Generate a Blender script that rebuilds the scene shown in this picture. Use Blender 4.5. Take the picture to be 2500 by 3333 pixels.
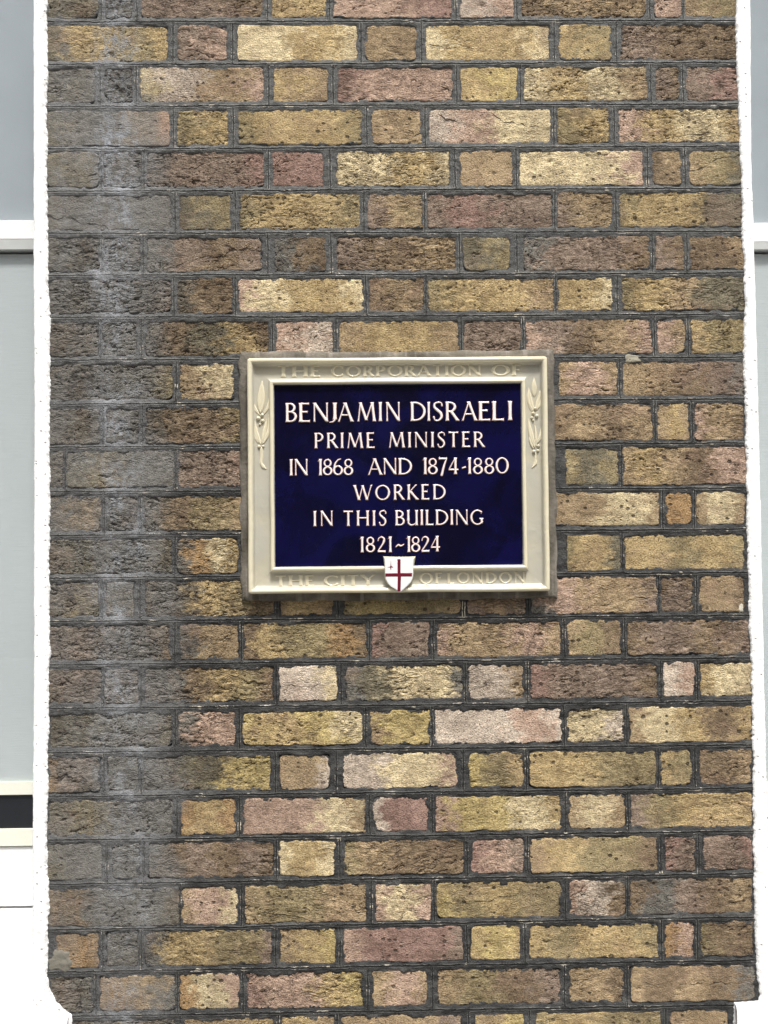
import bpy, math, random
import numpy as np
from mathutils import Matrix, Vector
random.seed(4); rng = np.random.default_rng(4)
# measured layout, millimetres on the wall face (x right, z up, origin at plaque height)
CAM=(-0.0504,-1.6191,-0.0206); CAM_ROT=(0.02363,-0.01433,0.00947); CAM_FOV=58
COURSES=[
 [(-614,-524,894,963,'oo'),(-513,-463,895,963,'g'),(-449,-234,895,963,'mmb'),(-217,-121,895,963,'y'),(-109,101,895,964,'ppr'),(116,211,895,964,'wp'),(225,448,895,964,'btt'),(462,511,895,964,'p'),(518,615,895,964,'te')],
 [(-616,-401,818,881,'oyey'),(-384,-297,818,881,'mp'),(-278,-67,818,881,'ccyc'),(-53,39,818,881,'tt'),(55,276,818,882,'cyyc'),(291,386,819,882,'ye'),(402,613,819,882,'mbb')],
 [(-616,-530,744,806,'oo'),(-513,-464,744,806,'g'),(-451,-233,744,806,'cwtp'),(-215,-119,745,806,'yt'),(-102,103,745,806,'rppp'),(115,216,745,806,'yY'),(228,447,745,806,'cyct'),(462,506,745,806,'mb'),(518,617,745,806,'mr')],
 [(-616,-399,667,729,'oggtp'),(-386,-296,667,730,'ey'),(-278,-61,668,730,'eyye'),(-42,46,668,730,'tt'),(58,275,669,730,'wpcc'),(286,380,669,731,'ey'),(396,617,669,731,'pycy')],
 [(-616,-523,593,655,'oe'),(-517,-449,593,655,'g'),(-440,-233,593,655,'mmmr'),(-218,-128,593,655,'rr'),(-105,95,593,655,'ccyc'),(113,206,593,655,'tt'),(219,438,593,655,'cccp'),(455,506,593,655,'bt'),(521,617,593,655,'teo')],
 [(-616,-396,518,579,'oggg'),(-383,-292,518,579,'oe'),(-276,-65,518,579,'eyye'),(-51,45,518,579,'mte'),(54,276,518,579,'mrmm'),(284,383,518,580,'mtt'),(394,618,518,580,'eyyoo')],
 [(-616,-522,444,505,'dg'),(-516,-452,444,504,'g'),(-440,-238,444,504,'gmbm'),(-217,-126,443,503,'gb'),(-107,104,443,503,'mbt'),(116,200,443,502,'oe'),(224,447,442,502,'gmmb'),(458,508,442,502,'mb'),(519,617,442,501,'bbt')],
 [(-613,-397,371,430,'dddb'),(-388,-290,370,430,'dbb'),(-280,-60,370,429,'pcyyc'),(-51,47,370,429,'btb'),(54,277,370,428,'eyyt'),(283,380,370,428,'yyc'),(398,618,370,428,'eytoo')],
 [(-613,-524,295,355,'dd'),(-518,-457,295,355,'g'),(-442,-226,294,355,'dboyb'),(-214,-114,294,354,'pw'),(-104,108,294,354,'tyyt'),(116,217,294,354,'mm'),(225,449,293,354,'pmbtp'),(458,508,293,353,'pt'),(519,617,293,353,'yee')],
 [(-613,-395,218,281,'ddoe'),(-384,-289,218,280,'tc'),(283,387,219,279,'tpt'),(395,615,219,278,'ttbmg')],
 [(-613,-524,142,203,'dd'),(-512,-454,142,203,'g'),(-442,-269,141,203,'dbbe'),(260,447,140,204,'btbt'),(457,513,140,204,'tyt'),(523,610,140,204,'ptb')],
 [(-612,-586,65,128,'d'),(-581,-393,65,128,'oegg'),(-387,-269,64,128,'mmmp'),(293,388,62,127,'eoe'),(395,616,61,127,'tytbpp')],
 [(-613,-521,-12,50,'gt'),(-509,-458,-11,49,'gm'),(-447,-270,-11,49,'dbet'),(258,457,-9,48,'ttct'),(469,516,-9,47,'n'),(522,610,-9,47,'tct')],
 [(-611,-397,-86,-26,'boggo'),(-388,-282,-86,-26,'gncy'),(293,388,-88,-27,'eyo'),(394,605,-88,-28,'yyeye')],
 [(-613,-525,-162,-100,'de'),(-513,-463,-162,-100,'og'),(-445,-221,-162,-100,'ddyeb'),(-211,-117,-163,-100,'tyt'),(-100,106,-163,-100,'eYet'),(116,219,-163,-100,'mtm'),(230,450,-163,-100,'gpttm'),(457,515,-163,-101,'bmb'),(526,605,-163,-101,'ttb')],
 [(-613,-402,-236,-175,'mmdb'),(-385,-282,-236,-175,'gtt'),(-274,-59,-236,-175,'byeenb'),(-50,50,-237,-176,'rmm'),(63,281,-237,-176,'pttpt'),(292,387,-237,-176,'teb'),(398,612,-237,-177,'bmbm')],
 [(-613,-521,-310,-251,'bmm'),(-514,-457,-310,-251,'m'),(-448,-222,-310,-251,'ggbyeb'),(-213,-113,-310,-251,'wwc'),(-97,108,-311,-251,'goccg'),(116,215,-311,-252,'wwt'),(226,449,-311,-252,'rmmmb'),(460,515,-311,-252,'wp'),(524,616,-311,-252,'ycc')],
 [(-612,-399,-387,-328,'doogo'),(-388,-289,-387,-328,'gpp'),(-276,-69,-387,-329,'YyYc'),(-56,48,-388,-329,'tYY'),(57,279,-388,-329,'wwwpw'),(289,389,-388,-329,'ccw'),(398,614,-389,-329,'tcyby')],
 [(-614,-523,-463,-403,'nmd'),(-511,-457,-463,-403,'g'),(-449,-228,-463,-403,'ggoYY'),(-213,-125,-463,-403,'ttw'),(-103,96,-463,-403,'wwccp'),(117,211,-464,-404,'Yey'),(222,444,-464,-404,'yyee'),(452,505,-464,-404,'ye'),(520,612,-464,-404,'bbt')],
 [(-615,-398,-539,-478,'oegg'),(-385,-290,-539,-478,'nyn'),(-276,-65,-539,-479,'pppct'),(-50,45,-539,-479,'wrrr'),(58,277,-539,-479,'pYYcy'),(291,390,-539,-479,'tct'),(398,612,-539,-479,'meyyy')],
 [(-615,-520,-612,-551,'ogg'),(-503,-456,-612,-552,'g'),(-441,-224,-612,-552,'gbmbmb'),(-215,-118,-612,-552,'cyc'),(-102,104,-612,-553,'etbbb'),(119,211,-612,-553,'rpm'),(222,443,-612,-553,'tyeeb'),(457,509,-613,-554,'rm'),(524,611,-613,-554,'mmr')],
 [(-615,-388,-693,-630,'bbgggd'),(-385,-286,-693,-629,'tpc'),(-274,-64,-692,-629,'teett'),(-48,49,-691,-628,'pcp'),(58,275,-690,-628,'Yeyee'),(288,386,-689,-628,'pwb'),(395,612,-688,-627,'bgmbt')],
 [(-601,-526,-763,-704,'nn'),(-513,-459,-763,-704,'g'),(-447,-229,-763,-704,'gyyeem'),(-214,-117,-762,-703,'tyY'),(-104,103,-762,-703,'prrrm'),(117,203,-762,-703,'yYy'),(218,442,-762,-703,'yeyye'),(455,506,-762,-702,'np'),(517,608,-762,-702,'ebb')],
 [(-608,-538,-838,-778,'dg'),(-525,-395,-838,-778,'ntg'),(-388,-285,-838,-778,'ncp'),(-272,-71,-838,-778,'rppyY'),(-55,39,-838,-777,'tpt'),(59,271,-838,-777,'tebm'),(286,382,-838,-777,'ttb'),(393,611,-838,-777,'tbtbg')],
 [(-576,-395,-914,-855,'ddbd'),(-379,-226,-914,-855,'tty'),(-210,-122,-914,-854,'yt'),(-111,101,-914,-854,'tttm'),(121,207,-914,-854,'tY'),(226,446,-914,-854,'eyee'),(462,561,-914,-854,'tt')],
 [(-576,-482,-989,-930,'dd'),(-470,-391,-989,-930,'b'),(-379,-284,-989,-930,'tn'),(-268,-68,-989,-930,'ttyt'),(-50,44,-989,-929,'yy'),(60,273,-989,-929,'eet'),(289,382,-989,-929,'bt'),(396,561,-989,-929,'tbb')],
]
LEFT_IN=[(-614,976),(-614,926),(-615,720),(-614,597),(-613,474),(-610,352),(-611,-213),(-612,-293),(-614,-452),(-616,-532),(-612,-651),(-615,-729),(-615,-777),(-611,-800),(-600,-820),(-586,-834),(-574,-842),(-573,-919)]
LEFT_OUT=[(-636,976),(-636,433),(-635,271),(-636,-293),(-638,-452),(-639,-918)]
RIGHT_IN=[(610,975),(610,925),(609,799),(613,675),(613,592),(614,492),(617,385),(612,311),(613,180),(613,98),(613,-24),(613,-146),(615,-267),(615,-388),(614,-469),(613,-589),(613,-709),(614,-781),(619,-828),(617,-839),(574,-840),(572,-939)]
RIGHT_OUT=[(634,975),(634,925),(630,633),(632,509),(634,262),(635,33),(635,-146),(636,-389),(636,-629),(637,-940)]
LWIN=[565,530,511,508,-468,-492,-554,-585,-697,-701]
RWIN=[554,518,504,501,-487,-552,-572,-605,-718,-722]
PLAQUE=(-262.5,258.7,-122.3,285.7)
BED=(-278.8,275.3,-136.7,300.5)
LINES=[
 ('BENJAMIN DISRAELI',[('BENJAMIN',[(-197.2,-176.9),(-174.3,-153.6),(-150.0,-121.5),(-120.8,-105.9),(-105.9,-79.9),(-73.0,-40.1),(-35.6,-28.8),(-23.5,3.0)]),('DISRAELI',[(19.8,46.8),(49.2,54.8),(58.9,77.1),(80.6,103.1),(109.3,135.4),(138.0,159.8),(161.6,183.3),(189.4,198.1)])],174.6,208.0),
 ('PRIME MINISTER',[('PRIME',-147.3,-42.1),('MINISTER',-18.4,147.7)],128.3,155.4),
 ('IN 1868 AND 1874-1880',[('IN',-190.8,-157.9),('1868',-141.1,-80.2),('AND',-54.6,22.1),('1874',40.6,103.7),('-',107.7,116.6),('1880',117.8,190.2)],81.6,110.3),
 ('WORKED',[('WORKED',-79.0,79.9)],37.8,64.3),
 ('IN THIS BUILDING',[('IN',-150.2,-115.4),('THIS',-98.2,-22.9),('BUILDING',-8.5,144.9)],-6.6,19.9),
 ('1821-1824',[('1821',-69.8,-14.1),('~',-8.1,7.1),('1824',11.1,70.1)],-52.4,-25.5),
 ('b:THE CORPORATION OF',[('THE',-210.8,-135.4),('CORPORATION',-116.5,144.0),('OF',163.3,214.6)],253.6,273.4),
 ('b:THE CITY',[('THE',-216.8,-149.0),('CITY',-132.2,-45.1)],-109.8,-91.0),
 ('b:OF LONDON',[('OF',33.4,72.2),('LONDON',81.5,216.7)],-108.6,-88.2),
]
SHIELD=[(-29.7,-59.7),(-1.9,-60.7),(26.4,-60.2),(23.9,-74.0),(23.0,-89.2),(21.6,-97.3),(18.5,-104.4),(12.8,-111.0),(6.2,-116.5),(-1.0,-122.0),(-9.1,-117.4),(-17.7,-112.7),(-22.8,-107.6),(-26.8,-99.9),(-27.9,-91.2),(-28.0,-73.5)]
SHIELD_FACE=[(-27.7,-62.5),(-2.0,-63.3),(22.0,-63.0),(21.1,-79.0),(21.2,-89.2),(20.1,-97.3),(17.3,-103.9),(11.8,-110.0),(5.2,-116.0),(-1.0,-120.7),(-9.1,-116.3),(-17.2,-111.2),(-21.7,-106.1),(-25.5,-98.9),(-26.7,-91.3),(-27.0,-73.5)]
CROSS=[(-5.3,-64.0),(0.1,-64.1),(-0.3,-88.2),(20.0,-88.2),(19.1,-94.3),(0.5,-94.3),(-0.6,-119.5),(-5.8,-119.4),(-5.1,-94.3),(-26.2,-94.1),(-26.4,-88.5),(-5.3,-88.3)]
SWORD=[(-16.7,-65.9),(-16.2,-75.6),(-12.5,-78.2),(-13.8,-78.7),(-15.9,-78.4),(-16.5,-83.0),(-17.2,-83.0),(-17.9,-78.6),(-22.5,-78.3),(-22.5,-77.7),(-18.9,-77.7),(-17.3,-75.6)]
SPRIG_L=dict(leaves=[(-241.5,187.0,-252.0,232.8,6.7,0.28),(-235.4,188.3,-226.7,235.2,7.1,-0.28),(-240.6,190.5,-237.2,247.5,13.3,0.00),(-239.6,135.8,-251.0,181.5,7.6,0.12),(-244.4,138.4,-251.2,169.7,4.9,0.15),(-238.3,136.7,-229.4,180.9,6.2,0.00),(-237.0,136.6,-226.6,189.1,6.7,-0.20)],berries=[(-237.4,187.7,2.9),(-244.1,181.9,3.6),(-236.8,177.6,3.2),(-242.7,132.8,3.1),(-236.2,133.2,2.5),(-241.6,171.4,2.0)],stem=[(-239.1,128.9,6.7),(-238.9,115.0,5.5),(-239.8,104.6,5.3),(-236.0,97.6,6.2),(-230.8,93.8,1.1)])
SPRIG_R=dict(leaves=[(236.6,215.7,236.7,249.8,9.8,0.00),(234.5,190.4,227.4,232.4,9.8,0.10),(232.8,190.0,226.1,208.8,3.4,0.10),(238.9,191.2,249.6,235.3,11.1,-0.12),(237.2,125.8,225.7,178.2,8.4,0.05),(239.0,128.4,236.2,170.3,4.3,-0.05),(240.8,134.5,247.5,182.9,8.9,-0.25),(234.1,125.0,227.0,149.4,3.7,0.10)],berries=[(238.1,195.6,2.8),(234.5,187.3,2.9),(232.2,179.5,2.5),(240.6,182.5,3.2),(234.3,174.7,2.0),(242.9,130.1,2.7),(241.9,121.9,2.5),(234.9,120.2,3.1)],stem=[(237.9,117.1,3.2),(237.6,107.5,4.1),(237.3,99.7,6.4),(231.1,91.5,0.7)])
PATCHES=[('c',-617,-727,-565,-778),('p',395,294,434,276),('g',-254,-693,-214,-715),('l',243,-756,289,-774),('w',593,-144,605,-167)]
ZO = 1.67                      # height of that origin above the pavement, metres

# ------------------------------------------------------------ camera, sky, sun, exposure
sc = bpy.context.scene
for o in list(bpy.data.objects): bpy.data.objects.remove(o)
col = sc.collection
cd = bpy.data.cameras.new("camera"); cam = bpy.data.objects.new("camera", cd); col.objects.link(cam)
sc.camera = cam
p, yw, r = CAM_ROT
cx, sx, cy, sy, cr, sr = math.cos(p), math.sin(p), math.cos(yw), math.sin(yw), math.cos(r), math.sin(r)
Rw = Matrix(((cy,-sy,0),(sy,cy,0),(0,0,1))) @ Matrix(((1,0,0),(0,cx,-sx),(0,sx,cx))) @ Matrix(((cr,0,sr),(0,1,0),(-sr,0,cr)))
# camera looks along its -Z, up is +Y
Rc = Matrix((Rw.col[0], Rw.col[2], -Rw.col[1])).transposed()
cam.matrix_world = Matrix.Translation((CAM[0], CAM[1], CAM[2]+ZO)) @ Rc.to_4x4()
cd.sensor_fit = 'VERTICAL'; cd.sensor_height = 36; cd.lens = 18/math.tan(math.radians(CAM_FOV/2))
cd.clip_start = 0.05; cd.clip_end = 500
sc.render.resolution_x, sc.render.resolution_y = 768, 1024

SUN_EL, SUN_AZ = 63, 14        # azimuth: degrees to the right of straight out from the wall
w = bpy.data.worlds.new("World"); sc.world = w; w.use_nodes = True
nt = w.node_tree; nt.nodes.clear()
sky = nt.nodes.new('ShaderNodeTexSky'); sky.sky_type = 'NISHITA'; sky.sun_disc = False
sky.sun_elevation = math.radians(SUN_EL); sky.sun_rotation = math.radians(180-SUN_AZ)
sky.air_density = 1.0; sky.dust_density = 3.0; sky.ozone_density = 1.0
hs = nt.nodes.new('ShaderNodeHueSaturation'); hs.inputs['Saturation'].default_value = 0.16
bg = nt.nodes.new('ShaderNodeBackground'); bg.inputs['Strength'].default_value = 0.085
wo = nt.nodes.new('ShaderNodeOutputWorld')
nt.links.new(sky.outputs[0], hs.inputs['Color']); nt.links.new(hs.outputs[0], bg.inputs[0]); nt.links.new(bg.outputs[0], wo.inputs[0])
sl = bpy.data.lights.new("sun", 'SUN'); sl.energy = 1.5; sl.angle = math.radians(10); sl.color = (1.0, 0.97, 0.93)
so = bpy.data.objects.new("sun", sl); col.objects.link(so)
e, a = math.radians(SUN_EL), math.radians(SUN_AZ)
sd = Vector((math.sin(a)*math.cos(e), -math.cos(a)*math.cos(e), math.sin(e)))   # towards the sun
so.rotation_euler = sd.to_track_quat('Z', 'Y').to_euler(); so.location = (0, -6, 8)
sc.view_settings.view_transform = 'Standard'; sc.view_settings.look = 'None'
sc.view_settings.gamma = 1; sc.view_settings.exposure = 1.6
sc.view_settings.use_curve_mapping = False

# ------------------------------------------------------------ helpers
def srgb(c):
    out = []
    for v in c:
        v = v/255
        out.append(v/12.92 if v <= .04045 else ((v+.055)/1.055)**2.4)
    return tuple(out)

def hashn(ix, iy, seed):
    h = (ix.astype(np.int64)*374761393 + iy.astype(np.int64)*668265263 + seed*974634777) & 0xFFFFFFFF
    h = ((h ^ (h >> 13))*1274126177) & 0xFFFFFFFF
    return ((h ^ (h >> 16)) & 0xFFFF)/65535.0
def vn(x, y, seed=0):           # value noise, -1..1
    x = np.asarray(x, float); y = np.asarray(y, float)
    ix = np.floor(x); iy = np.floor(y); fx = x-ix; fy = y-iy
    fx = fx*fx*(3-2*fx); fy = fy*fy*(3-2*fy)
    a = hashn(ix, iy, seed); b = hashn(ix+1, iy, seed); c = hashn(ix, iy+1, seed); d = hashn(ix+1, iy+1, seed)
    return ((a*(1-fx)+b*fx)*(1-fy)+(c*(1-fx)+d*fx)*fy)*2-1
def fbm(x, y, seed=0, n=3):
    s = 0; amp = 1; t = 0
    for i in range(n):
        s = s+amp*vn(x*2**i, y*2**i, seed+i*17); t += amp; amp *= .5
    return s/t
def sst(a, b, x):
    t = np.clip((np.asarray(x, float)-a)/(b-a), 0, 1); return t*t*(3-2*t)

def mesh_np(name, V, Q=None, T=None, attrs=None, smooth=True):
    """V in millimetres (x, y, z); quads Q and triangles T as index arrays; point attributes."""
    me = bpy.data.meshes.new(name)
    V = np.asarray(V, np.float32)/1000.0
    parts = []; 
    Q = np.zeros((0,4),int) if Q is None else np.asarray(Q).reshape(-1,4)
    T = np.zeros((0,3),int) if T is None else np.asarray(T).reshape(-1,3)
    me.vertices.add(len(V)); me.vertices.foreach_set('co', V.ravel())
    idx = np.concatenate([Q.ravel(), T.ravel()]).astype(np.int32)
    me.loops.add(len(idx)); me.loops.foreach_set('vertex_index', idx)
    n = len(Q)+len(T); me.polygons.add(n)
    st = np.concatenate([np.arange(len(Q))*4, len(Q)*4+np.arange(len(T))*3]).astype(np.int32)
    me.polygons.foreach_set('loop_start', st)
    me.polygons.foreach_set('use_smooth', np.full(n, smooth))
    me.update(calc_edges=True); me.validate()
    for k, v in (attrs or {}).items():
        v = np.asarray(v, np.float32)
        if v.ndim == 2:
            at = me.attributes.new(k, 'FLOAT_COLOR', 'POINT')
            c = np.ones((len(V), 4), np.float32); c[:, :3] = v; at.data.foreach_set('color', c.ravel())
        else:
            at = me.attributes.new(k, 'FLOAT', 'POINT'); at.data.foreach_set('value', v)
    return me

def obj(name, me, mat=None, parent=None, label=None, loc=None):
    o = bpy.data.objects.new(name, me); col.objects.link(o)
    if mat and me: me.materials.append(mat) if len(me.materials) == 0 else None
    if parent: o.parent = parent
    if loc: o.location = loc
    if label: o['label'] = label
    return o
def thing(name, label, cat, loc=(0,0,0), group=None):
    o = bpy.data.objects.new(name, None); col.objects.link(o); o.empty_display_size = .1
    o.location = loc; o['label'] = label; o['category'] = cat
    if group: o['group'] = group
    return o

def grid_quads(nr, nc, off=0):
    i = np.arange(nr*nc).reshape(nr, nc)+off
    return np.stack([i[:-1,:-1], i[:-1,1:], i[1:,1:], i[1:,:-1]], -1).reshape(-1,4)

def box(x0, x1, y0, y1, z0, z1, bev=0.0):
    """box in mm as arrays, optional chamfer"""
    if bev <= 0:
        V = [(x,y,z) for x in (x0,x1) for y in (y0,y1) for z in (z0,z1)]
        Q = [(0,1,3,2),(4,6,7,5),(0,4,5,1),(2,3,7,6),(0,2,6,4),(1,5,7,3)]
        return V, Q, []
    import bmesh
    bm = bmesh.new(); bmesh.ops.create_cube(bm, size=1)
    for v in bm.verts:
        v.co = ((x0+x1)/2+v.co.x*(x1-x0), (y0+y1)/2+v.co.y*(y1-y0), (z0+z1)/2+v.co.z*(z1-z0))
    bmesh.ops.bevel(bm, geom=bm.edges[:], offset=bev, segments=2, affect='EDGES', profile=.5)
    bm.verts.index_update()
    V = [tuple(v.co) for v in bm.verts]; Q = [[v.index for v in f.verts] for f in bm.faces if len(f.verts)==4]
    T = []
    for f in bm.faces:
        n = [v.index for v in f.verts]
        if len(n) != 4:
            for k in range(1, len(n)-1): T.append((n[0], n[k], n[k+1]))
    bm.free()
    return V, Q, T
def add_box(name, dims, mat, parent, bev=1.5, label=None):
    V, Q, T = box(*dims, bev)
    return obj(name, mesh_np(name, V, Q, T, smooth=False), mat, parent, label)

# ---- node material helper
class M:
    def __init__(s, name):
        s.m = bpy.data.materials.new(name); s.m.use_nodes = True; s.t = s.m.node_tree; s.t.nodes.clear()
        s.out = s.n('ShaderNodeOutputMaterial'); s.b = s.n('ShaderNodeBsdfPrincipled')
        s.l(s.b.outputs[0], s.out.inputs[0])
    def n(s, t, **k):
        nd = s.t.nodes.new(t)
        for a, v in k.items(): setattr(nd, a, v)
        return nd
    def l(s, a, b): s.t.links.new(a, b)
    def put(s, sock, v):
        if v is None: return
        if hasattr(v, 'node'): s.l(v, sock)
        else:
            if hasattr(sock.default_value, '__len__') and not hasattr(v, '__len__'): v = [v]*len(sock.default_value)
            if hasattr(v, '__len__') and len(v) == 3 and len(sock.default_value) == 4: v = tuple(v)+(1,)
            sock.default_value = v
    def math(s, op, a, b=None, c=None, clamp=False):
        nd = s.n('ShaderNodeMath', operation=op, use_clamp=clamp); s.put(nd.inputs[0], a)
        if b is not None: s.put(nd.inputs[1], b)
        if c is not None: s.put(nd.inputs[2], c)
        return nd.outputs[0]
    def mix(s, f, a, b, blend='MIX'):
        nd = s.n('ShaderNodeMix', data_type='RGBA', blend_type=blend)
        s.put(nd.inputs[0], f); s.put(nd.inputs[6], a); s.put(nd.inputs[7], b); return nd.outputs[2]
    def attr(s, name, f=True):
        nd = s.n('ShaderNodeAttribute', attribute_name=name); return nd.outputs['Fac' if f else 'Color']
    def noise(s, vec, scale, detail=3, rough=.55, dist=0.0, color=False):
        nd = s.n('ShaderNodeTexNoise'); s.put(nd.inputs['Vector'], vec); nd.inputs['Scale'].default_value = scale
        nd.inputs['Detail'].default_value = detail; nd.inputs['Roughness'].default_value = rough; nd.inputs['Distortion'].default_value = dist
        return nd.outputs['Color' if color else 'Fac']
    def voro(s, vec, scale, feature='F1', rand=1.0):
        nd = s.n('ShaderNodeTexVoronoi', feature=feature); s.put(nd.inputs['Vector'], vec); nd.inputs['Scale'].default_value = scale
        nd.inputs['Randomness'].default_value = rand
        return nd.outputs['Distance'], nd.outputs['Color'] if feature == 'F1' else None
    def vec(s, v, scale=(1,1,1), loc=None, rot=(0,0,0)):
        nd = s.n('ShaderNodeMapping'); s.put(nd.inputs[0], v); nd.inputs['Scale'].default_value = scale
        nd.inputs['Rotation'].default_value = rot
        if loc is not None: s.put(nd.inputs['Location'], loc)
        return nd.outputs[0]
    def pos(s): return s.n('ShaderNodeNewGeometry').outputs['Position']
    def step(s, x, a, b):
        nd = s.n('ShaderNodeMapRange', interpolation_type='SMOOTHSTEP'); s.put(nd.inputs[0], x)
        s.put(nd.inputs[1], a); s.put(nd.inputs[2], b); nd.inputs[3].default_value = 0; nd.inputs[4].default_value = 1
        return nd.outputs[0]
    def bump(s, h, dist, strength=1.0, normal=None):
        nd = s.n('ShaderNodeBump'); s.put(nd.inputs['Height'], h); nd.inputs['Distance'].default_value = dist
        nd.inputs['Strength'].default_value = strength
        if normal is not None: s.l(normal, nd.inputs['Normal'])
        return nd.outputs[0]
    def set(s, color=None, rough=None, spec=None, normal=None, metal=None, coat=None):
        s.put(s.b.inputs['Base Color'], color); s.put(s.b.inputs['Roughness'], rough)
        s.put(s.b.inputs['Specular IOR Level'], spec)
        if normal is not None: s.l(normal, s.b.inputs['Normal'])
        s.put(s.b.inputs['Metallic'], metal)
        if coat is not None: s.put(s.b.inputs['Coat Weight'], coat); s.b.inputs['Coat Roughness'].default_value = .06
        return s.m

K = 0.92                       # observed tone -> surface albedo
def alb(c, k=None): return tuple(v*(K if k is None else k) for v in srgb(c))
MORTAR_D = alb((58,58,58)); MORTAR_L = alb((114,114,112)); SOOT = alb((130,128,124)); STRIPE = alb((140,142,146))

# mortar tone shared by the joints and the smears that lap over the brick edges
def mortar_tone(m, P, z):
    up = m.step(z, ZO-.15, ZO+.75)
    n1 = m.noise(m.vec(P, (1,1,2.2)), 16, 4, .6); n2 = m.noise(m.vec(P, (.6,1,1.3)), 160, 3, .75)
    base = m.mix(m.math('MULTIPLY', up, .55), MORTAR_D, MORTAR_L)
    base = m.mix(m.math('MULTIPLY', m.step(n1, .45, .75), .55), base, alb((118,116,112)))
    base = m.mix(1.0, base, m.mix(n2, (.45,.45,.45), (1.6,1.6,1.6)), 'MULTIPLY')
    return base

def up_m(m, z): return m.step(z, ZO-.3, ZO+.6)
def brick_material():
    m = M("stock_brick")
    P = m.pos(); z = m.n('ShaderNodeSeparateXYZ'); m.l(P, z.inputs[0]); z = z.outputs[2]
    rnd = m.n('ShaderNodeObjectInfo').outputs['Random']
    off = m.math('MULTIPLY', rnd, 37.0)
    cmb = m.n('ShaderNodeCombineXYZ'); m.l(off, cmb.inputs[0]); m.l(m.math('MULTIPLY', rnd, 11.3), cmb.inputs[2])
    add = m.n('ShaderNodeVectorMath', operation='ADD'); m.l(P, add.inputs[0]); m.l(cmb.outputs[0], add.inputs[1]); Q = add.outputs[0]
    c = m.attr('col', False)
    # mottling
    ca0 = m.attr('crease'); rg0 = m.math('ADD', m.math('MULTIPLY', ca0, 1.0), .35, clamp=True)
    n_big = m.noise(Q, 22, 4, .6, .6); n_mid = m.noise(m.vec(Q, (1,1,1.9), rot=(0,.25,0)), 85, 4, .74, .4); n_fine = m.noise(m.vec(Q, (1,1,1.5)), 380, 2, .7)
    c = m.mix(1.0, c, m.mix(m.step(n_big, .3, .7), (.74,.72,.70), (1.22,1.22,1.2)), 'MULTIPLY')
    c = m.mix(rg0, c, m.mix(1.0, c, m.mix(m.step(n_mid, .3, .72), (.60,.59,.57), (1.32,1.32,1.31)), 'MULTIPLY'))
    c = m.mix(1.0, c, m.mix(m.step(n_fine, .25, .75), (.62,.61,.60), (1.34,1.34,1.34)), 'MULTIPLY')
    tint = m.noise(Q, 13, 3, .5, .8)
    c = m.mix(m.math('MULTIPLY', m.step(tint, .5, .72), .22), c, alb((170,140,122)))
    # scattered iron spots and pits
    d1, c1 = m.voro(m.vec(Q, (1,1,1.2)), 95); r1 = m.n('ShaderNodeSeparateColor'); m.l(c1, r1.inputs[0])
    size = m.math('MULTIPLY', m.math('POWER', r1.outputs[0], 5), .47)
    wob = m.math('MULTIPLY', m.math('SUBTRACT', m.noise(Q, 260, 2), .5), .22)
    pit = m.math('SUBTRACT', 1, m.step(m.math('ADD', d1, wob), m.math('MULTIPLY', size, .6), m.math('ADD', size, .04)), clamp=True)
    pit = m.math('MULTIPLY', m.math('MULTIPLY', pit, m.step(r1.outputs[0], .62, .7)), m.step(m.attr('spots'), .1, .6))
    d2, c2 = m.voro(m.vec(Q, (1,1,1.7)), 250); r2 = m.n('ShaderNodeSeparateColor'); m.l(c2, r2.inputs[0])
    pore = m.math('MULTIPLY', m.math('SUBTRACT', 1, m.step(d2, .1, .34)), m.step(r2.outputs[1], .55, .65))
    # firing creases: long thin wrinkles, more on some bricks
    ca = m.attr('crease'); rg = m.math('ADD', m.math('MULTIPLY', ca, 1.1), .28, clamp=True)
    warp = m.noise(Q, 9, 2, .55, 0, True)
    va = m.n('ShaderNodeVectorMath', operation='MULTIPLY_ADD'); m.l(warp, va.inputs[0]); va.inputs[1].default_value = (.06,.06,.045); m.l(Q, va.inputs[2])
    def crease(sx_, sz_, wd, th, k):
        n = m.noise(m.vec(va.outputs[0], (sx_,1,sz_), rot=(0,k,0)), 1, 2, .55, .0)
        ln = m.math('SUBTRACT', 1, m.step(m.math('ABSOLUTE', m.math('SUBTRACT', n, .5)), 0.0, wd))
        g = m.noise(m.vec(va.outputs[0], (22,1,36), loc=(k*9,0,3)), 1, 1, .5)
        gate = m.step(m.math('ADD', g, m.math('MULTIPLY', ca, .24)), th, th+.1)
        return m.math('MULTIPLY', ln, gate)
    k2 = crease(38, 130, .06, .63, -.1)
    cutd = m.step(m.math('ADD', m.attr('cut'), m.math('MULTIPLY', m.math('SUBTRACT', m.noise(Q, 330, 2, .6), .5), .5)), .38, .95)
    cre = m.math('MAXIMUM', m.math('MULTIPLY', k2, m.math('MULTIPLY', rg, .6)), m.math('MULTIPLY', cutd, .85))
    cwob = m.math('MULTIPLY', m.math('SUBTRACT', m.noise(Q, 150, 3, .75), .5), 5.0)
    def crack(a, b):
        q = m.math('ABSOLUTE', m.math('ADD', m.attr(a), cwob)); wv = m.attr(b)
        return m.math('SUBTRACT', 1, m.step(m.math('SUBTRACT', q, wv), -.5, .5))
    ck = m.math('MAXIMUM', crack('ck1', 'cw1'), crack('ck2', 'cw2'))
    cre = m.math('MAXIMUM', cre, m.math('MULTIPLY', ck, 1.15))
    dark = m.math('MAXIMUM', m.math('MULTIPLY', cre, .72), m.math('MAXIMUM', m.math('MULTIPLY', pit, .8), m.math('MULTIPLY', pore, .62)))
    c = m.mix(dark, c, alb((52,42,34)))
    # grime: grey wash and weathered stripe down the left of the pier
    s = m.attr('soot'); sn = m.noise(m.vec(P, (1,1,.35)), 26, 4, .65)
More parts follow.
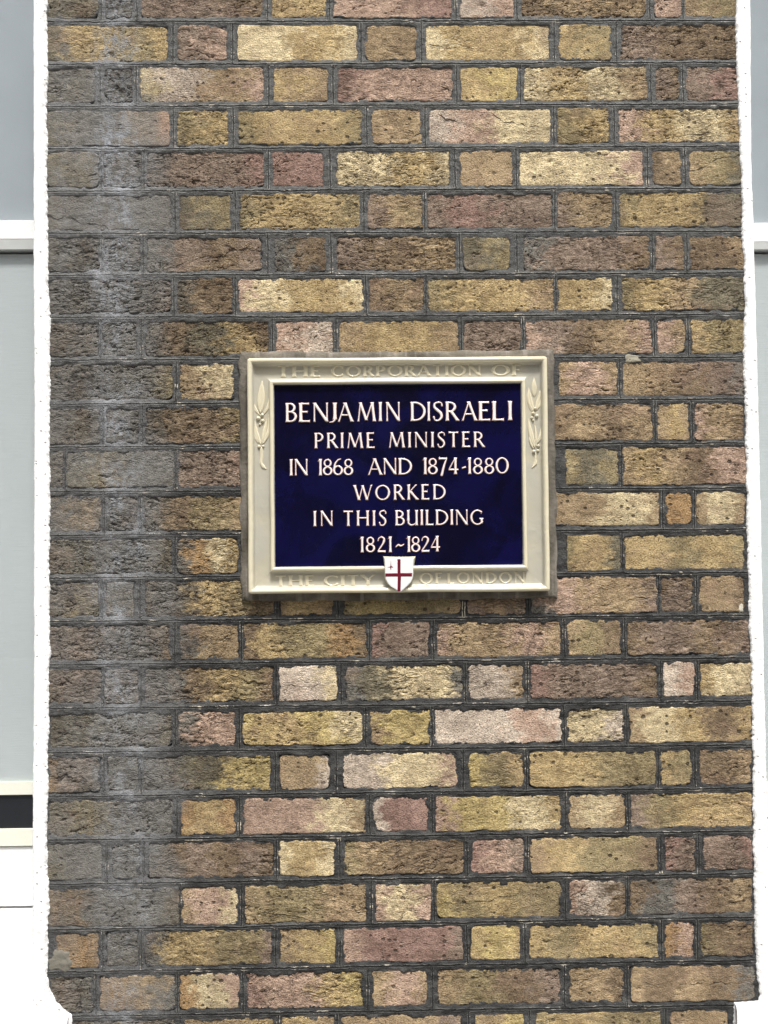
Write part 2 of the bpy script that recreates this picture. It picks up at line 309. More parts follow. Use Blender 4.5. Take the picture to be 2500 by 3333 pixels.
    sm = m.math('MULTIPLY', s, m.step(m.math('ADD', sn, m.math('MULTIPLY', s, .5)), .50, .86))
    soot_c = m.mix(1.0, SOOT, m.mix(m.step(n_mid, .3, .75), (.66,.65,.64), (1.22,1.22,1.22)), 'MULTIPLY')
    soot_c = m.mix(m.math('MULTIPLY', cre, .6), soot_c, alb((58,56,54)))
    c = m.mix(sm, c, soot_c)
    st = m.math('MULTIPLY', m.attr('stripe'), m.step(m.noise(m.vec(P, (1.6,1,.9)), 40, 5, .78), .40, .62))
    c = m.mix(st, c, m.mix(n_mid, alb((122,125,130)), alb((182,185,190))))
    # mortar smear lapping over the arrises
    ed = m.attr('edge'); rgk = m.attr('rag')
    rag = m.math('ADD', m.math('MULTIPLY', m.math('SUBTRACT', m.noise(P, 48, 3, .6), .5), 23), m.math('MULTIPLY', m.math('SUBTRACT', m.noise(P, 210, 3, .7), .5), 7))
    sme = m.math('SUBTRACT', 1, m.step(m.math('ADD', ed, m.math('MULTIPLY', rag, rgk)), 1.7, 2.7))
    mt = mortar_tone(m, P, z)
    mt = m.mix(m.math('MULTIPLY', m.math('MAXIMUM', m.math('MULTIPLY', s, .75), m.attr('stripe')), .8), mt, m.mix(n_mid, alb((98,99,100)), alb((142,143,145))))
    c = m.mix(sme, c, mt)
    # relief
    h = m.math('ADD', m.math('MULTIPLY', m.math('MULTIPLY', n_mid, rg), 1.9), m.math('MULTIPLY', n_fine, .9))
    h = m.math('SUBTRACT', h, m.math('ADD', m.math('MULTIPLY', cre, 1.7), m.math('ADD', m.math('MULTIPLY', pit, 1.0), m.math('MULTIPLY', pore, .8))))
    h = m.math('ADD', h, m.math('MULTIPLY', sme, .5))
    nrm = m.bump(h, .0030, 1.0)
    return m.set(c, .92, .25, nrm)

def mortar_material():
    m = M("dark_mortar")
    P = m.pos(); z = m.n('ShaderNodeSeparateXYZ'); m.l(P, z.inputs[0]); z = z.outputs[2]
    c = mortar_tone(m, P, z)
    wob = m.math('MULTIPLY', m.math('SUBTRACT', m.noise(P, 22, 3, .6), .5), 5.0)
    wobf = m.math('MULTIPLY', m.math('SUBTRACT', m.noise(P, 190, 3, .6), .5), 1.6)
    w2 = m.math('ADD', wob, wobf)
    def joint(sname):
        a = m.math('ADD', m.attr(sname), w2); ab = m.math('ABSOLUTE', a)
        groove = m.math('SUBTRACT', 1, m.step(ab, .5, 1.3))
        rib = m.math('MULTIPLY', m.step(ab, .9, 1.6), m.math('SUBTRACT', 1, m.step(ab, 2.6, 3.4)))
        return groove, rib, ab
    g1, r1, a1 = joint('bed'); g2, r2, a2 = joint('perp')
    gate = m.step(m.noise(m.vec(P, (1,1,2)), 13, 3, .6), .32, .42)
    groove = m.math('MULTIPLY', m.math('MAXIMUM', g1, m.math('MULTIPLY', g2, .5)), gate)
    rib = m.math('MULTIPLY', m.math('MAXIMUM', r1, r2), m.step(m.noise(m.vec(P, (.7,1,1)), 42, 4, .7), .42, .54))
    c = m.mix(m.math('MULTIPLY', groove, .9), c, alb((28,28,28)))
    c = m.mix(m.math('MULTIPLY', rib, .7), c, m.mix(up_m(m, z), alb((104,103,100)), alb((142,141,137))))
    # flecks of old lime along the ruled lines
    fl = m.math('MULTIPLY', m.math('MAXIMUM', r1, r2), m.step(m.noise(m.vec(P, (.5,1,1)), 60, 4, .75), .56, .62))
    c = m.mix(m.math('MULTIPLY', fl, m.step(m.noise(P, 8, 2), .42, .52)), c, alb((196,188,172)))
    sand = m.noise(P, 620, 2, .6)
    c = m.mix(m.step(sand, .68, .76), c, alb((138,136,130)))
    s = m.attr('soot'); st = m.attr('stripe')
    n_mid = m.noise(P, 90, 4, .65)
    c = m.mix(m.math('MULTIPLY', s, .62), c, m.mix(n_mid, alb((90,90,90)), alb((146,145,143))))
    c = m.mix(m.math('MULTIPLY', st, m.step(m.noise(P, 30, 4, .7), .3, .6)), c, m.mix(n_mid, alb((124,126,131)), alb((174,176,180))))
    h = m.math('ADD', m.math('MULTIPLY', n_mid, 1.8), m.math('MULTIPLY', sand, .6))
    h = m.math('ADD', h, m.math('SUBTRACT', m.math('MULTIPLY', rib, 1.0), m.math('MULTIPLY', groove, 1.6)))
    return m.set(c, .9, .3, m.bump(h, .0026, 1.0))

def simple(name, color, rough=.6, spec=.5, n_scale=40, var=.12, bump=.0, bscale=120, coat=None):
    m = M(name); P = m.pos()
    n = m.noise(P, n_scale, 4, .6)
    c = m.mix(1.0, color, m.mix(n, (1-var,)*3, (1+var,)*3), 'MULTIPLY')
    nrm = m.bump(m.noise(P, bscale, 4, .65), bump) if bump else None
    return m.set(c, rough, spec, nrm, coat=coat)

def paint_material():           # rough white paint over render, grime gathers along the brick edge
    m = M("white_masonry_paint"); P = m.pos()
    d = m.attr('edge')
    n1 = m.noise(P, 130, 4, .7); n2 = m.noise(m.vec(P, (1,1,.6)), 45, 4, .65)
    c = m.mix(m.step(n2, .3, .7), (.86,.86,.85), (.9,.9,.89))
    gr = m.math('MULTIPLY', m.math('SUBTRACT', 1, m.step(d, .5, 9)), m.step(n1, .50, .62))
    c = m.mix(m.math('MULTIPLY', gr, .5), c, alb((128,126,120)))
    d1, c1 = m.voro(P, 130); r1 = m.n('ShaderNodeSeparateColor'); m.l(c1, r1.inputs[0])
    pk = m.math('MULTIPLY', m.math('SUBTRACT', 1, m.step(d1, .1, .3)), m.step(r1.outputs[0], .76, .84))
    c = m.mix(m.math('MULTIPLY', pk, .45), c, alb((120,118,114)))
    h = m.math('SUBTRACT', m.math('ADD', n1, m.math('MULTIPLY', n2, .8)), pk)
    return m.set(c, .8, .3, m.bump(h, .0011))

def cement_material():
    m = M("cement_bedding"); P = m.pos()
    n1 = m.noise(m.vec(P, (1,1,1)), 18, 5, .65); n2 = m.noise(P, 130, 4, .7)
    c = m.mix(m.step(n1, .3, .72), alb((84,79,70)), alb((132,125,114)))
    c = m.mix(1.0, c, m.mix(n2, (.7,.7,.7), (1.3,1.3,1.3)), 'MULTIPLY')
    st = m.step(m.noise(m.vec(P, (55,1,4)), 1, 3, .6), .52, .66)
    c = m.mix(m.math('MULTIPLY', st, .35), c, alb((172,164,155)))
    h = m.math('ADD', n2, m.math('MULTIPLY', n1, .7))
    return m.set(c, .9, .25, m.bump(h, .002))

def glaze_cream():
    m = M("cream_glaze"); P = m.pos()
    n1 = m.noise(P, 14, 3, .5, .5); n2 = m.noise(P, 60, 3, .5)
    c = m.mix(m.step(n1, .35, .7), alb((188,182,163), .97), alb((180,177,165), .97))
    pool = m.attr('pool')
    c = m.mix(m.math('MULTIPLY', pool, .85), c, alb((222,213,184), 1))
    return m.set(c, .17, .5, m.bump(m.math('ADD', n1, m.math('MULTIPLY', n2, .25)), .0022), coat=.25)

def glaze_blue():
    m = M("cobalt_glaze"); P = m.pos()
    n1 = m.noise(P, 9, 4, .6, .8); n2 = m.noise(P, 30, 3, .6)
    c = m.mix(m.step(n1, .35, .68), srgb((7,7,30)), srgb((12,12,56)))
    e = m.attr('edge')
    rim = m.math('SUBTRACT', 1, m.step(m.math('ADD', e, m.math('MULTIPLY', m.noise(P, 180, 3), 1.4)), .9, 2.3))
    c = m.mix(m.math('MULTIPLY', rim, .75), c, alb((150,152,170)))
    d1, c1 = m.voro(P, 38); r = m.n('ShaderNodeSeparateColor'); m.l(c1, r.inputs[0])
    k = m.math('MULTIPLY', m.math('SUBTRACT', 1, m.step(d1, .015, .04)), m.step(r.outputs[1], .93, .95))
    c = m.mix(k, c, alb((190,190,210)))
    return m.set(c, .14, .4, m.bump(m.noise(P, 8, 2, .4), .0008))

def glaze_letter():
    m = M("white_slip_letter"); P = m.pos()
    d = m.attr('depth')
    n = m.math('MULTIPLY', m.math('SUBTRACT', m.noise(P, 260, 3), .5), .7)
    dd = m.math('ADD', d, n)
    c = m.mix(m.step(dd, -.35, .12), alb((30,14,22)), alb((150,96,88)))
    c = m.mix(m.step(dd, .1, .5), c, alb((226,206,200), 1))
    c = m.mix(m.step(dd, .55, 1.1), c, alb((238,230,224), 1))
    return m.set(c, .25, .5, None, coat=.3)

MB, MM, MP, MC = brick_material(), mortar_material(), paint_material(), cement_material()
GC, GB, GL = glaze_cream(), glaze_blue(), glaze_letter()

# grime and painted shade fields over the pier (mm)
def soot_f(x, z):
    x = np.asarray(x, float); z = np.asarray(z, float)
    b = -395 + 30*vn(z/60, z*0+3, 5) + np.where(z < -250, 25, 0) + np.where(z > 760, -60, 0) + np.where(z<-700, -30, 0)
    s = 1-sst(b-45, b+22, x)
    amt = .72+.28*fbm(x/50, z/60, 8)
    amt = amt*np.where(x < -535, .85, 1.0)
    amt = amt*(1-.55*sst(790, 830, z))*(1-.35*sst(-640, -760, z))
    edge2 = .35*sst(540, 640, x)*(.5+.5*vn(z/55, z*0, 31))     # light grime at the right arris too
    return np.clip(s*amt+edge2, 0, 1)
def dirt_shade_f(x, z):               # years of town dirt: heavy beside the stain, lighter patches elsewhere, plus painted plaque shade
    x = np.asarray(x, float); z = np.asarray(z, float)
    a = .62*(1-sst(-420, -150, x))*sst(-420, -180, z)*(1-.55*sst(520, 720, z))
    a = a+.35*(1-sst(-300, 0, x))*(1-sst(-500, -250, z))+.30*sst(250, 560, x)*(1-sst(-560, -820, z)*0)*(.6+.4*vn(z/130, x/200, 44))*.6
    a = a+.22*fbm(x/120, z/70, 55, 3)+.35*np.exp(-((z-545)/34)**2)*(.5+.5*vn(x/110, x*0, 57))
    a = a+.5*np.exp(-((x-20)/300)**6)*np.exp(-((z+142)/14)**2)  # plaque's cast shade painted as a dark band just below it
    return np.clip(a, 0, .85)
def stripe_f(x, z):
    c = -487+10*vn(z/220, z*0+1, 12); wd = 42+16*vn(z/60, z*0+7, 14)
    s = np.exp(-(np.abs(x-c)/wd)**3)
    a = .50+.75*fbm(x/38, z/40, 21)+.22*sst(300, 640, z)-.30*sst(-250, -600, z)
    c2 = -587; s2 = np.exp(-(np.abs(x-c2)/16)**2)*.22*sst(200, 600, z)
    return np.clip(s*a+s2, 0, 1)

PAL = dict(g=(120,117,111), o=(126,119,101), d=(112,105,94), t=(170,149,119), y=(184,162,121), Y=(191,172,121), c=(214,197,160),
           p=(186,160,142), m=(147,130,116), r=(154,127,116), b=(137,119,97), w=(200,185,169), n=(172,142,104), e=(151,137,105))

# ------------------------------------------------------------ the brick pier
pier = thing('brick_pier', 'weathered yellow stock brick pier in Flemish bond with dark mortar joints, between two white windows', 'wall', (0,0,0))
def make_brick(x0, x1, z0, z1, code, seed):
    x0 -= 2; x1 += 2; z0 -= 2; z1 += 2
    w_, h_ = x1-x0, z1-z0; cx_, cz_ = (x0+x1)/2, (z0+z1)/2
    nu = max(6, int(w_/2.0)); nv = max(6, int(h_/2.0))
    u, v = np.meshgrid(np.linspace(-1,1,nu+1), np.linspace(-1,1,nv+1))
    R = rng.random(12)
    rr = 1.0+5.5*R[0]**2
    n1 = lambda t, s, f=11.0: vn(t/f, np.zeros_like(t), seed*7+s)
    zz = cz_+v*h_/2; xx = cx_+u*w_/2
    jg = 1.3*R[9]
    left = 1.6*n1(zz, 1, 18)+jg*n1(zz, 2, 5); right = 1.6*n1(zz, 3, 18)+jg*n1(zz, 4, 5)
    top = 1.7*n1(xx, 5, 34)+jg*n1(xx, 6, 7); bot = 1.7*n1(xx, 7, 34)+jg*n1(xx, 8, 7)
    inx = rr*np.abs(v)**7; inz = rr*.8*np.abs(u)**(7*max(1, w_/h_))
    X = cx_+u*(w_/2-inx)+np.where(u > 0, right, left)*np.abs(u)
    Z = cz_+v*(h_/2-inz)+np.where(v > 0, top, bot)*np.abs(v)
    ed = np.minimum((1-np.abs(u))*w_/2, (1-np.abs(v))*h_/2)
    proud = .7+1.6*R[1]
    cr_ = {'m':.45,'r':.4,'b':.35,'c':.2,'g':.45,'d':.6,'p':.15,'e':.1}.get(code[0], .0)+.6*R[2]**1.3
    Y = -proud+(R[3]-.5)*1.8*u+(R[4]-.5)*1.4*v
    Y += .5*fbm(xx/30, zz/22, seed, 2)+.8*fbm(xx/12, zz/7, seed+1, 2)+.7*cr_*fbm(xx/14, zz/4.5, seed+3, 2)
    Y += 2.6*(1-sst(0, 2.6, ed))
    # firing creases cut into the face
    wx = xx+7*fbm(xx/22, zz/20, seed+301, 2); wz = zz+5.5*fbm(xx/17, zz/16, seed+302, 2)
    ag = (R[6]-.5)*.8; rx, rz = wx*math.cos(ag)+wz*math.sin(ag), -wx*math.sin(ag)+wz*math.cos(ag)
    gate = sst(.0, .42, fbm(xx/34, zz/24, seed+304, 2)+(cr_-.50)*1.1)
    r1_ = np.exp(-(fbm(rx/30, rz/7.5, seed+303, 3)/.055)**2)*gate
    r2_ = np.exp(-(fbm(rx/14, rz/3.6, seed+305, 2)/.12)**2)*sst(-.1, .4, fbm(xx/20, zz/14, seed+306, 2)+(cr_-.35))
    cut = np.clip(r1_*.95+r2_*.36, 0, 1.3)
    Y += 2.1*r1_+.85*r2_-.45*gate*fbm(rx/11, rz/3.4, seed+307, 2)
    # chips
    for k in range(rng.integers(0, 3)):
        px = cx_+(rng.random()-.5)*w_; pz = cz_+(rng.random()-.5)*h_; rad = 3+5*rng.random()
        Y += 2.2*np.exp(-(((xx-px)/rad)**2+((zz-pz)/(rad*.7))**2))
    ckA = []
    for ci in range(2):
        n0 = rng.random(6)
        if rng.random() > .05+.5*cr_+(.8 if seed in HEAVY else 0): ckA.append((np.full(xx.shape, 50.), np.zeros(xx.shape))); continue
        xc = cx_+(n0[0]-.5)*w_*.7; half = w_*(.14+.3*n0[1]); zc_ = cz_+(n0[2]-.5)*h_*.7
        fz = zc_+(n0[3]-.5)*.5*(xx-xc)+5.5*vn(xx/24, xx*0+ci, seed+200)+2.4*vn(xx/8, xx*0+ci, seed+210)
        wdt = (.1+.7*n0[4]**2+(1.1 if seed in HEAVY else 0))*np.clip(1.15-np.abs((xx-xc)/half)**2, -.6, 1)*(.55+.9*vn(xx/9, xx*0, seed+220))
        ckA.append((zz-fz, wdt))
    # colour stops across the brick
    st = np.array([alb(PAL[c]) for c in code])
    t = (u+1)/2*(len(code)-1)+.5*fbm(xx/24, zz/16, seed+50, 2)+.45*fbm(xx/6, zz/5, seed+53, 2)
    t = np.clip(t, 0, max(len(code)-1, 0)); i0 = np.floor(t).astype(int); i1 = np.minimum(i0+1, len(code)-1); f = sst(.15, .85, t-i0)[..., None]
    dv = dirt_shade_f(xx, zz)*(.75+.5*fbm(xx/18, zz/12, seed+70, 3))
    C_ = st[i0]*(1-f)+st[i1]*f
    C_ = C_*(1-.47*np.clip(dv, 0, 1))[..., None]+np.array(alb((94,91,82)))*(.30*np.clip(dv, 0, 1))[..., None]
    br = 1+.10*(R[5]-.5)*2; C_ = C_*br
    V = np.stack([X-cx_, Y, Z-cz_], -1).reshape(-1, 3)
    Q = grid_quads(nv+1, nu+1)
    idx = np.arange((nu+1)*(nv+1)).reshape(nv+1, nu+1)
    ring = np.concatenate([idx[0,:-1], idx[:-1,-1], idx[-1,:0:-1], idx[:0:-1,0]])
    n = len(ring); Vb = V[ring].copy(); Vb[:,1] = 14; Vb[:,0] *= .995
    off = len(V); V = np.concatenate([V, Vb])
    j = np.arange(n); j2 = (j+1) % n
    Q2 = np.stack([ring[j2], ring[j], off+j, off+j2], -1)
    Q = np.concatenate([Q, Q2])
    def cat(a): a = np.asarray(a).reshape(len(idx.ravel()), -1); a = np.concatenate([a, a[ring]]); return a[:,0] if a.shape[1] == 1 else a
    attrs = dict(col=cat(C_), edge=cat(ed), soot=cat(soot_f(X, Z)), stripe=cat(stripe_f(X, Z)), crease=np.full(len(V), cr_), rag=np.full(len(V), .25+1.15*R[8]), spots=np.full(len(V), max(0, 1.25*R[7]-.2)), cut=cat(cut), ck1=cat(ckA[0][0]), cw1=cat(ckA[0][1]), ck2=cat(ckA[1][0]), cw2=cat(ckA[1][1]))
    me = mesh_np('brick', V, Q, None, attrs)
    return obj('brick', me, MB, pier, None, (cx_/1000, 0, cz_/1000+ZO))
HEAVY = {42, 43, 34, 31, 33, 52, 200, 201}
seed = 1
for k, row in enumerate(COURSES):
    for (x0, x1, z0, z1, code) in row:
        seed += 1; make_brick(x0, x1, z0, z1, code, seed)

# mortar: one displaced sheet filling every joint, flush behind the brick arrises
def mortar_sheet():
    zb, segs = [], []
    for k, row in enumerate(COURSES):
        xs = np.array([(b[0]+b[1])/2 for b in row]); 
        bot = np.array([b[2] for b in row], float)
        if k+1 < len(COURSES):
            nx = COURSES[k+1]; xt = np.array([(b[0]+b[1])/2 for b in nx]); tp = np.array([b[3] for b in nx], float)
            zb.append(lambda x, xs=xs, bot=bot, xt=xt, tp=tp: (np.interp(x, xs, bot)+np.interp(x, xt, tp))/2)
    dx = 3.0
    xs = np.arange(-617, 619.1, dx); zs = np.arange(-960, 975, dx)
    X, Z = np.meshgrid(xs, zs)
    beds = np.stack([f(X) for f in zb])            # descending z
    dif = Z[None]-beds
    ib = np.abs(dif).argmin(0); bed = np.take_along_axis(dif, ib[None], 0)[0]
    kc = (dif < 0).sum(0)                          # course index
    perp = np.full(X.shape, 60.0)
    for k, row in enumerate(COURSES):
        ps = [(row[i][1]+row[i+1][0])/2 for i in range(len(row)-1) if row[i+1][0]-row[i][1] < 60]
        if not ps: continue
        d = X[None]-np.array(ps)[:,None,None]*1.0
        a = np.abs(d).argmin(0); dd = np.take_along_axis(d, a[None], 0)[0]
        perp = np.where(kc == k, dd, perp)
    Y = .2+1.3*fbm(X/30, Z/16, 91, 4)+1.3*fbm(X/10, Z/6, 95, 2)
    E = np.full(X.shape, -5.0)
    for row in COURSES:
        for (a0, a1, c0, c1, _) in row:
            i0, i1 = np.searchsorted(xs, (a0, a1)); k0, k1 = np.searchsorted(zs, (c0, c1))
            sl_ = (slice(k0, k1), slice(i0, i1)); xx = X[sl_]; zz = Z[sl_]
            E[sl_] = np.minimum(np.minimum(xx-a0, a1-xx), np.minimum(zz-c0, c1-zz))
    low = .55+.6*(1-sst(-350, 100, Z))
    lap = E-.4*low+(5.0*low)*fbm(X/18, Z/12, 131, 3)+2.0*vn(X/5, Z/5, 133)*(.5+.5*vn(X/120, Z/60, 135))
    Y = Y-1.3+7*sst(1.0, 4.5, lap)
    Y = Y-.9*np.exp(-(np.abs(bed)/4.2)**4)-.6*np.exp(-(np.abs(perp)/3.5)**4)
    V = np.stack([X, Y, Z], -1).reshape(-1, 3)
    V[:,2] += ZO*1000
    at = dict(bed=bed.ravel(), perp=perp.ravel(), soot=soot_f(X, Z).ravel(), stripe=stripe_f(X, Z).ravel())
    me = mesh_np('mortar_joints', V, grid_quads(*X.shape), None, at)
    return obj('mortar_joints', me, MM, pier)
mortar_sheet()['kind'] = 'stuff'
add_box('masonry_core', (-612, 612, 12, 330, 0, 3000), simple('core_brickwork', alb((90,84,76)), .95, .2), pier, 0)

# white painted render along both arrises, returning into the window reveals
def strip(inn, outp, sgn):
    zi = np.array([p[1] for p in inn], float)[::-1]; xi = np.array([p[0] for p in inn], float)[::-1]
    zo = np.array([p[1] for p in outp], float)[::-1]; xo = np.array([p[0] for p in outp], float)[::-1]
    zs = np.arange(-918, 975, 2.2); nc = 14
    a = np.interp(zs, zi, xi)+sgn*1.0; b = np.interp(zs, zo, xo)
    jag = .8*vn(zs/5.0, zs*0, 3+int(sgn))+.7*vn(zs/2.4, zs*0, 9+int(sgn))+1.5*vn(zs/22, zs*0, 19+int(sgn))
    a = a-sgn*jag*1.0
    b = b+.5*vn(zs/14, zs*0, 40+int(sgn))
    t = np.linspace(0, 1, nc)**1.3
    X = a[:,None]*(1-t)+b[:,None]*t; Z = np.repeat(zs[:,None], nc, 1)
    Y = -5.2+.6*fbm(X/9, Z/12, 61, 3)+.2*vn(X/2.5, Z/2.5, 63)
    d = np.abs(X-a[:,None])
    Y = Y+2.2*(1-sst(0, 2.2, d))
    # return into the reveal
    ex = [(.6, -3.0), (1.2, 4), (1.4, 40), (1.4, 104)]
    Xe = np.stack([b+sgn*0*q[0]-(-sgn)*0 for q in ex], 1)+np.array([q[0]*0 for q in ex])[None]
    Ye = np.repeat(np.array([q[1] for q in ex])[None], len(zs), 0)+.0
    Ze = np.repeat(zs[:,None], len(ex), 1)
    # inner skirt down to the wall
    Xs = a[:,None]; Ys = np.full((len(zs),1), 6.0); Zs = zs[:,None]
    XX = np.concatenate([Xs, X, Xe], 1); YY = np.concatenate([Ys, Y, Ye], 1); ZZ = np.concatenate([Zs, Z, Ze], 1)
    D = np.concatenate([np.zeros((len(zs),1)), d, np.full(Xe.shape, 20)], 1)
    V = np.stack([XX, YY, ZZ+ZO*1000], -1).reshape(-1,3)
    Q = grid_quads(*XX.shape)
    if sgn > 0: Q = Q[:, ::-1]
    return obj('painted_edge', mesh_np('painted_edge', V, Q, None, dict(edge=D.ravel())), MP, pier)
strip(LEFT_IN, LEFT_OUT, +1)['label'] = 'rough white painted edge left of the bricks'
strip(RIGHT_IN, RIGHT_OUT, -1)['label'] = 'rough white painted edge right of the bricks'

# mortar repairs smeared on the face
def patch(kind, x0, z1, x1, z0, i):
    if z0 > z1: z0, z1 = z1, z0
    n = 22; u, v = np.meshgrid(np.linspace(-1,1,n), np.linspace(-1,1,n))
    rad = np.sqrt(u*u+v*v); sq = np.maximum(np.abs(u), np.abs(v)); k = np.where(rad > 0, sq/np.maximum(rad, 1e-6), 1)
    k = k*.55+.45
    ang = np.arctan2(v, u); wob = 1+.28*vn(np.cos(ang)*2.2+i*9, np.sin(ang)*2.2, 70+i)+.08*vn(np.cos(ang)*6, np.sin(ang)*6+i, 73)
    U_, V_ = u*k*wob, v*k*wob
    X = (x0+x1)/2+U_*(x1-x0)/2; Z = (z0+z1)/2+V_*(z1-z0)/2
    Y = -2.3+1.2*fbm(X/9, Z/7, 80+i, 3)+4.0*sst(.55, 1.0, sq)
    V = np.stack([X, Y, Z+ZO*1000], -1).reshape(-1,3)
    cc = dict(c=(124,120,110), p=(160,154,136), g=(120,122,120), l=(132,128,124), w=(206,200,184))[kind]
    o = obj('mortar_patch', mesh_np('mortar_patch', V, grid_quads(n, n)), simple('repair_mortar', alb(cc), .9, .2, 60, .25, .0012, 160), pier)
for i, (k, a_, b_, c_, d_) in enumerate(PATCHES):
    if k in 'cpw': patch(k, a_, b_, c_, d_, i)

# ------------------------------------------------------------ cement bedding frame and the plaque
plaque = thing('wall_plaque', 'rectangular glazed ceramic plaque, dark blue panel with white raised lettering in a cream moulded border', 'plaque', (0,0,ZO))
def frame_loop(rect, prof, ncorner=0, rad=0.0):
    """rectangular ring swept with profile [(inset, y)]; corners rounded on the outer edge"""
    x0, x1, z0, z1 = rect; V = []; n = None
    rings = []
    for (d, y) in prof:
        a0, a1, c0, c1 = x0+d, x1-d, z0+d, z1-d; rr = max(rad-d, .6)
        pts = []
        for (cx_, cz_, t0) in ((a1-rr, c1-rr, 0), (a0+rr, c1-rr, 90), (a0+rr, c0+rr, 180), (a1-rr, c0+rr, 270)):
            for k in range(6):
                t = math.radians(t0+k*18); pts.append((cx_+rr*math.cos(t), y, cz_+rr*math.sin(t)))
        # subdivide sides
        out = []
        N = len(pts)
        for i in range(N):
            p0, p1 = pts[i], pts[(i+1) % N]
            out.append(p0)
            if i % 6 == 5:
                L = 24
                for k in range(1, L): f = k/L; out.append((p0[0]+(p1[0]-p0[0])*f, y, p0[2]+(p1[2]-p0[2])*f))
        rings.append(out)
    A = np.array(rings)                                # (np, N, 3)
    P_, N = A.shape[:2]
    i = np.arange(P_-1)[:,None]; j = np.arange(N)[None]; j2 = (j+1) % N
    Q = np.stack([i*N+j, i*N+j2, (i+1)*N+j2, (i+1)*N+j], -1).reshape(-1,4)
    return A, Q
# bedding
bx = BED; px = PLAQUE
ins = 19
prof = [(0, 4), (0.5, -4), (3, -7.5), (8, -8.6), (15, -8.8), (24, -8.0), (34, -6)]
A, Q = frame_loop(bx, prof, rad=3)
V = A.copy()
jit = np.stack([vn(A[...,0]/14, A[...,2]/14, 101), vn(A[...,0]/9+5, A[...,2]/9, 103), vn(A[...,0]/14+9, A[...,2]/14, 105)], -1)*np.array([4.0, 1.6, 4.0])*np.array([1,0.85,.75,.6,.4,.2,.1])[:,None,None]
V = V+jit
bed = obj('cement_bedding', mesh_np('cement_bedding', V.reshape(-1,3)+np.array([0,0,ZO*1000]), Q[:, ::-1]), MC, pier)

prof = [(1.0, 2), (0.8,-6), (0,-15), (0,-21.5), (.5,-24), (1.7,-26), (3.5,-27.2), (5.5,-27.4), (7.6,-26.6), (9.2,-24.6), (10.0,-22), (10.6,-20.2), (11.4,-17.4),
        (12.6,-16.2), (15,-15.7), (24,-15.3), (33,-15.7), (35.6,-16.1), (37.4,-17.2), (38.3,-19.4), (39.0,-24.2), (40.2,-25.9), (42.2,-26.5), (44.2,-26.0), (45.4,-24.5), (46.0,-21.5), (46.2,-16)]
A, Q = frame_loop(px, prof, rad=5)
V = A+np.stack([vn(A[...,0]/60, A[...,2]/60, 111), .7*vn(A[...,0]/40+5, A[...,2]/40, 113), vn(A[...,0]/60+9, A[...,2]/60, 115)], -1)*.55
pool = np.array([0,0,0,.2,.6,1,1,1,.7,.3,0,0,0,0,0,0,0,0,.1,.5,1,1,1,1,.7,.2,0])
obj('moulded_border', mesh_np('moulded_border', V.reshape(-1,3), Q[:, ::-1], None, dict(pool=np.repeat(pool, A.shape[1]))), GC, plaque)
x0, x1, z0, z1 = px[0]+45.5, px[1]-45.5, px[2]+45.5, px[3]-45.5
xs = np.linspace(x0, x1, 140); zs = np.linspace(z0, z1, 104); X, Z = np.meshgrid(xs, zs)
Y = -18.2+.45*fbm(X/70, Z/70, 120, 3)+.12*vn(X/14, Z/14, 121)
ed = np.minimum(np.minimum(X-x0, x1-X), np.minimum(Z-z0, z1-Z)); Y = Y-1.2*np.exp(-ed/2.0)
PY_ = lambda x, z: -18.2+.45*fbm(np.asarray(x)/70, np.asarray(z)/70, 120, 3)
obj('blue_panel', mesh_np('blue_panel', np.stack([X,Y,Z],-1).reshape(-1,3), grid_quads(*X.shape), None, dict(edge=ed.ravel())), GB, plaque)
add_box('backing_slab', (px[0]+3, px[1]-3, -11, 4, px[2]+3, px[3]-3), simple('plaque_body_clay', alb((150,140,120)), .9), plaque, 1)

# ---- letterforms: flared roman capitals as distance fields over unit height
T_, S_ = .148, .082
def seg(a, b, w0, w1=None, fl=.5, fp=5):
    return ('s', a, b, w0/2, (w0 if w1 is None else w1)/2, fl, fp)
def curve(pts, ws): return ('c', np.array(pts, float), np.array(ws, float)/2)
def arc(cx_, cz_, rx, rz, t0, t1, wf, n=30):
    t = np.radians(np.linspace(t0, t1, n)); pts = np.stack([cx_+rx*np.cos(t), cz_+rz*np.sin(t)], 1)
    return curve(pts, [wf(q) for q in t])
def stress(q, T=T_, S=S_): return S+(T-S)*abs(math.cos(q))**1.4
def bowl(x0, zt, zb, xr):
    zc, rz = (zt+zb)/2, (zt-zb)/2; rx = min(rz*1.15, xr-x0-.04); xc = xr-rx
    t = np.radians(np.linspace(90, -90, 26)); pts = [(x0, zt)]+[(xc+rx*math.cos(q), zc+rz*math.sin(q)) for q in t]+[(x0, zb)]
    ws = [S_]+[stress(q) for q in t]+[S_]
    return curve(pts, ws)
def catmull(P, n=8):
    P = np.array(P, float); Pp = np.vstack([2*P[0]-P[1], P, 2*P[-1]-P[-2]]); out = []
    for i in range(1, len(Pp)-2):
        for t in np.linspace(0, 1, n, endpoint=False):
            a, b, c, d = Pp[i-1:i+3]; out.append(.5*((2*b)+(-a+c)*t+(2*a-5*b+4*c-d)*t*t+(-a+3*b-3*c+d)*t**3))
    out.append(P[-1]); return np.array(out)
def cw(P, W, n=8):
    c = catmull(P, n); return curve(c, np.interp(np.linspace(0, 1, len(c)), np.linspace(0, 1, len(W)), W))
st = lambda x: seg((x,0),(x,1),T_)
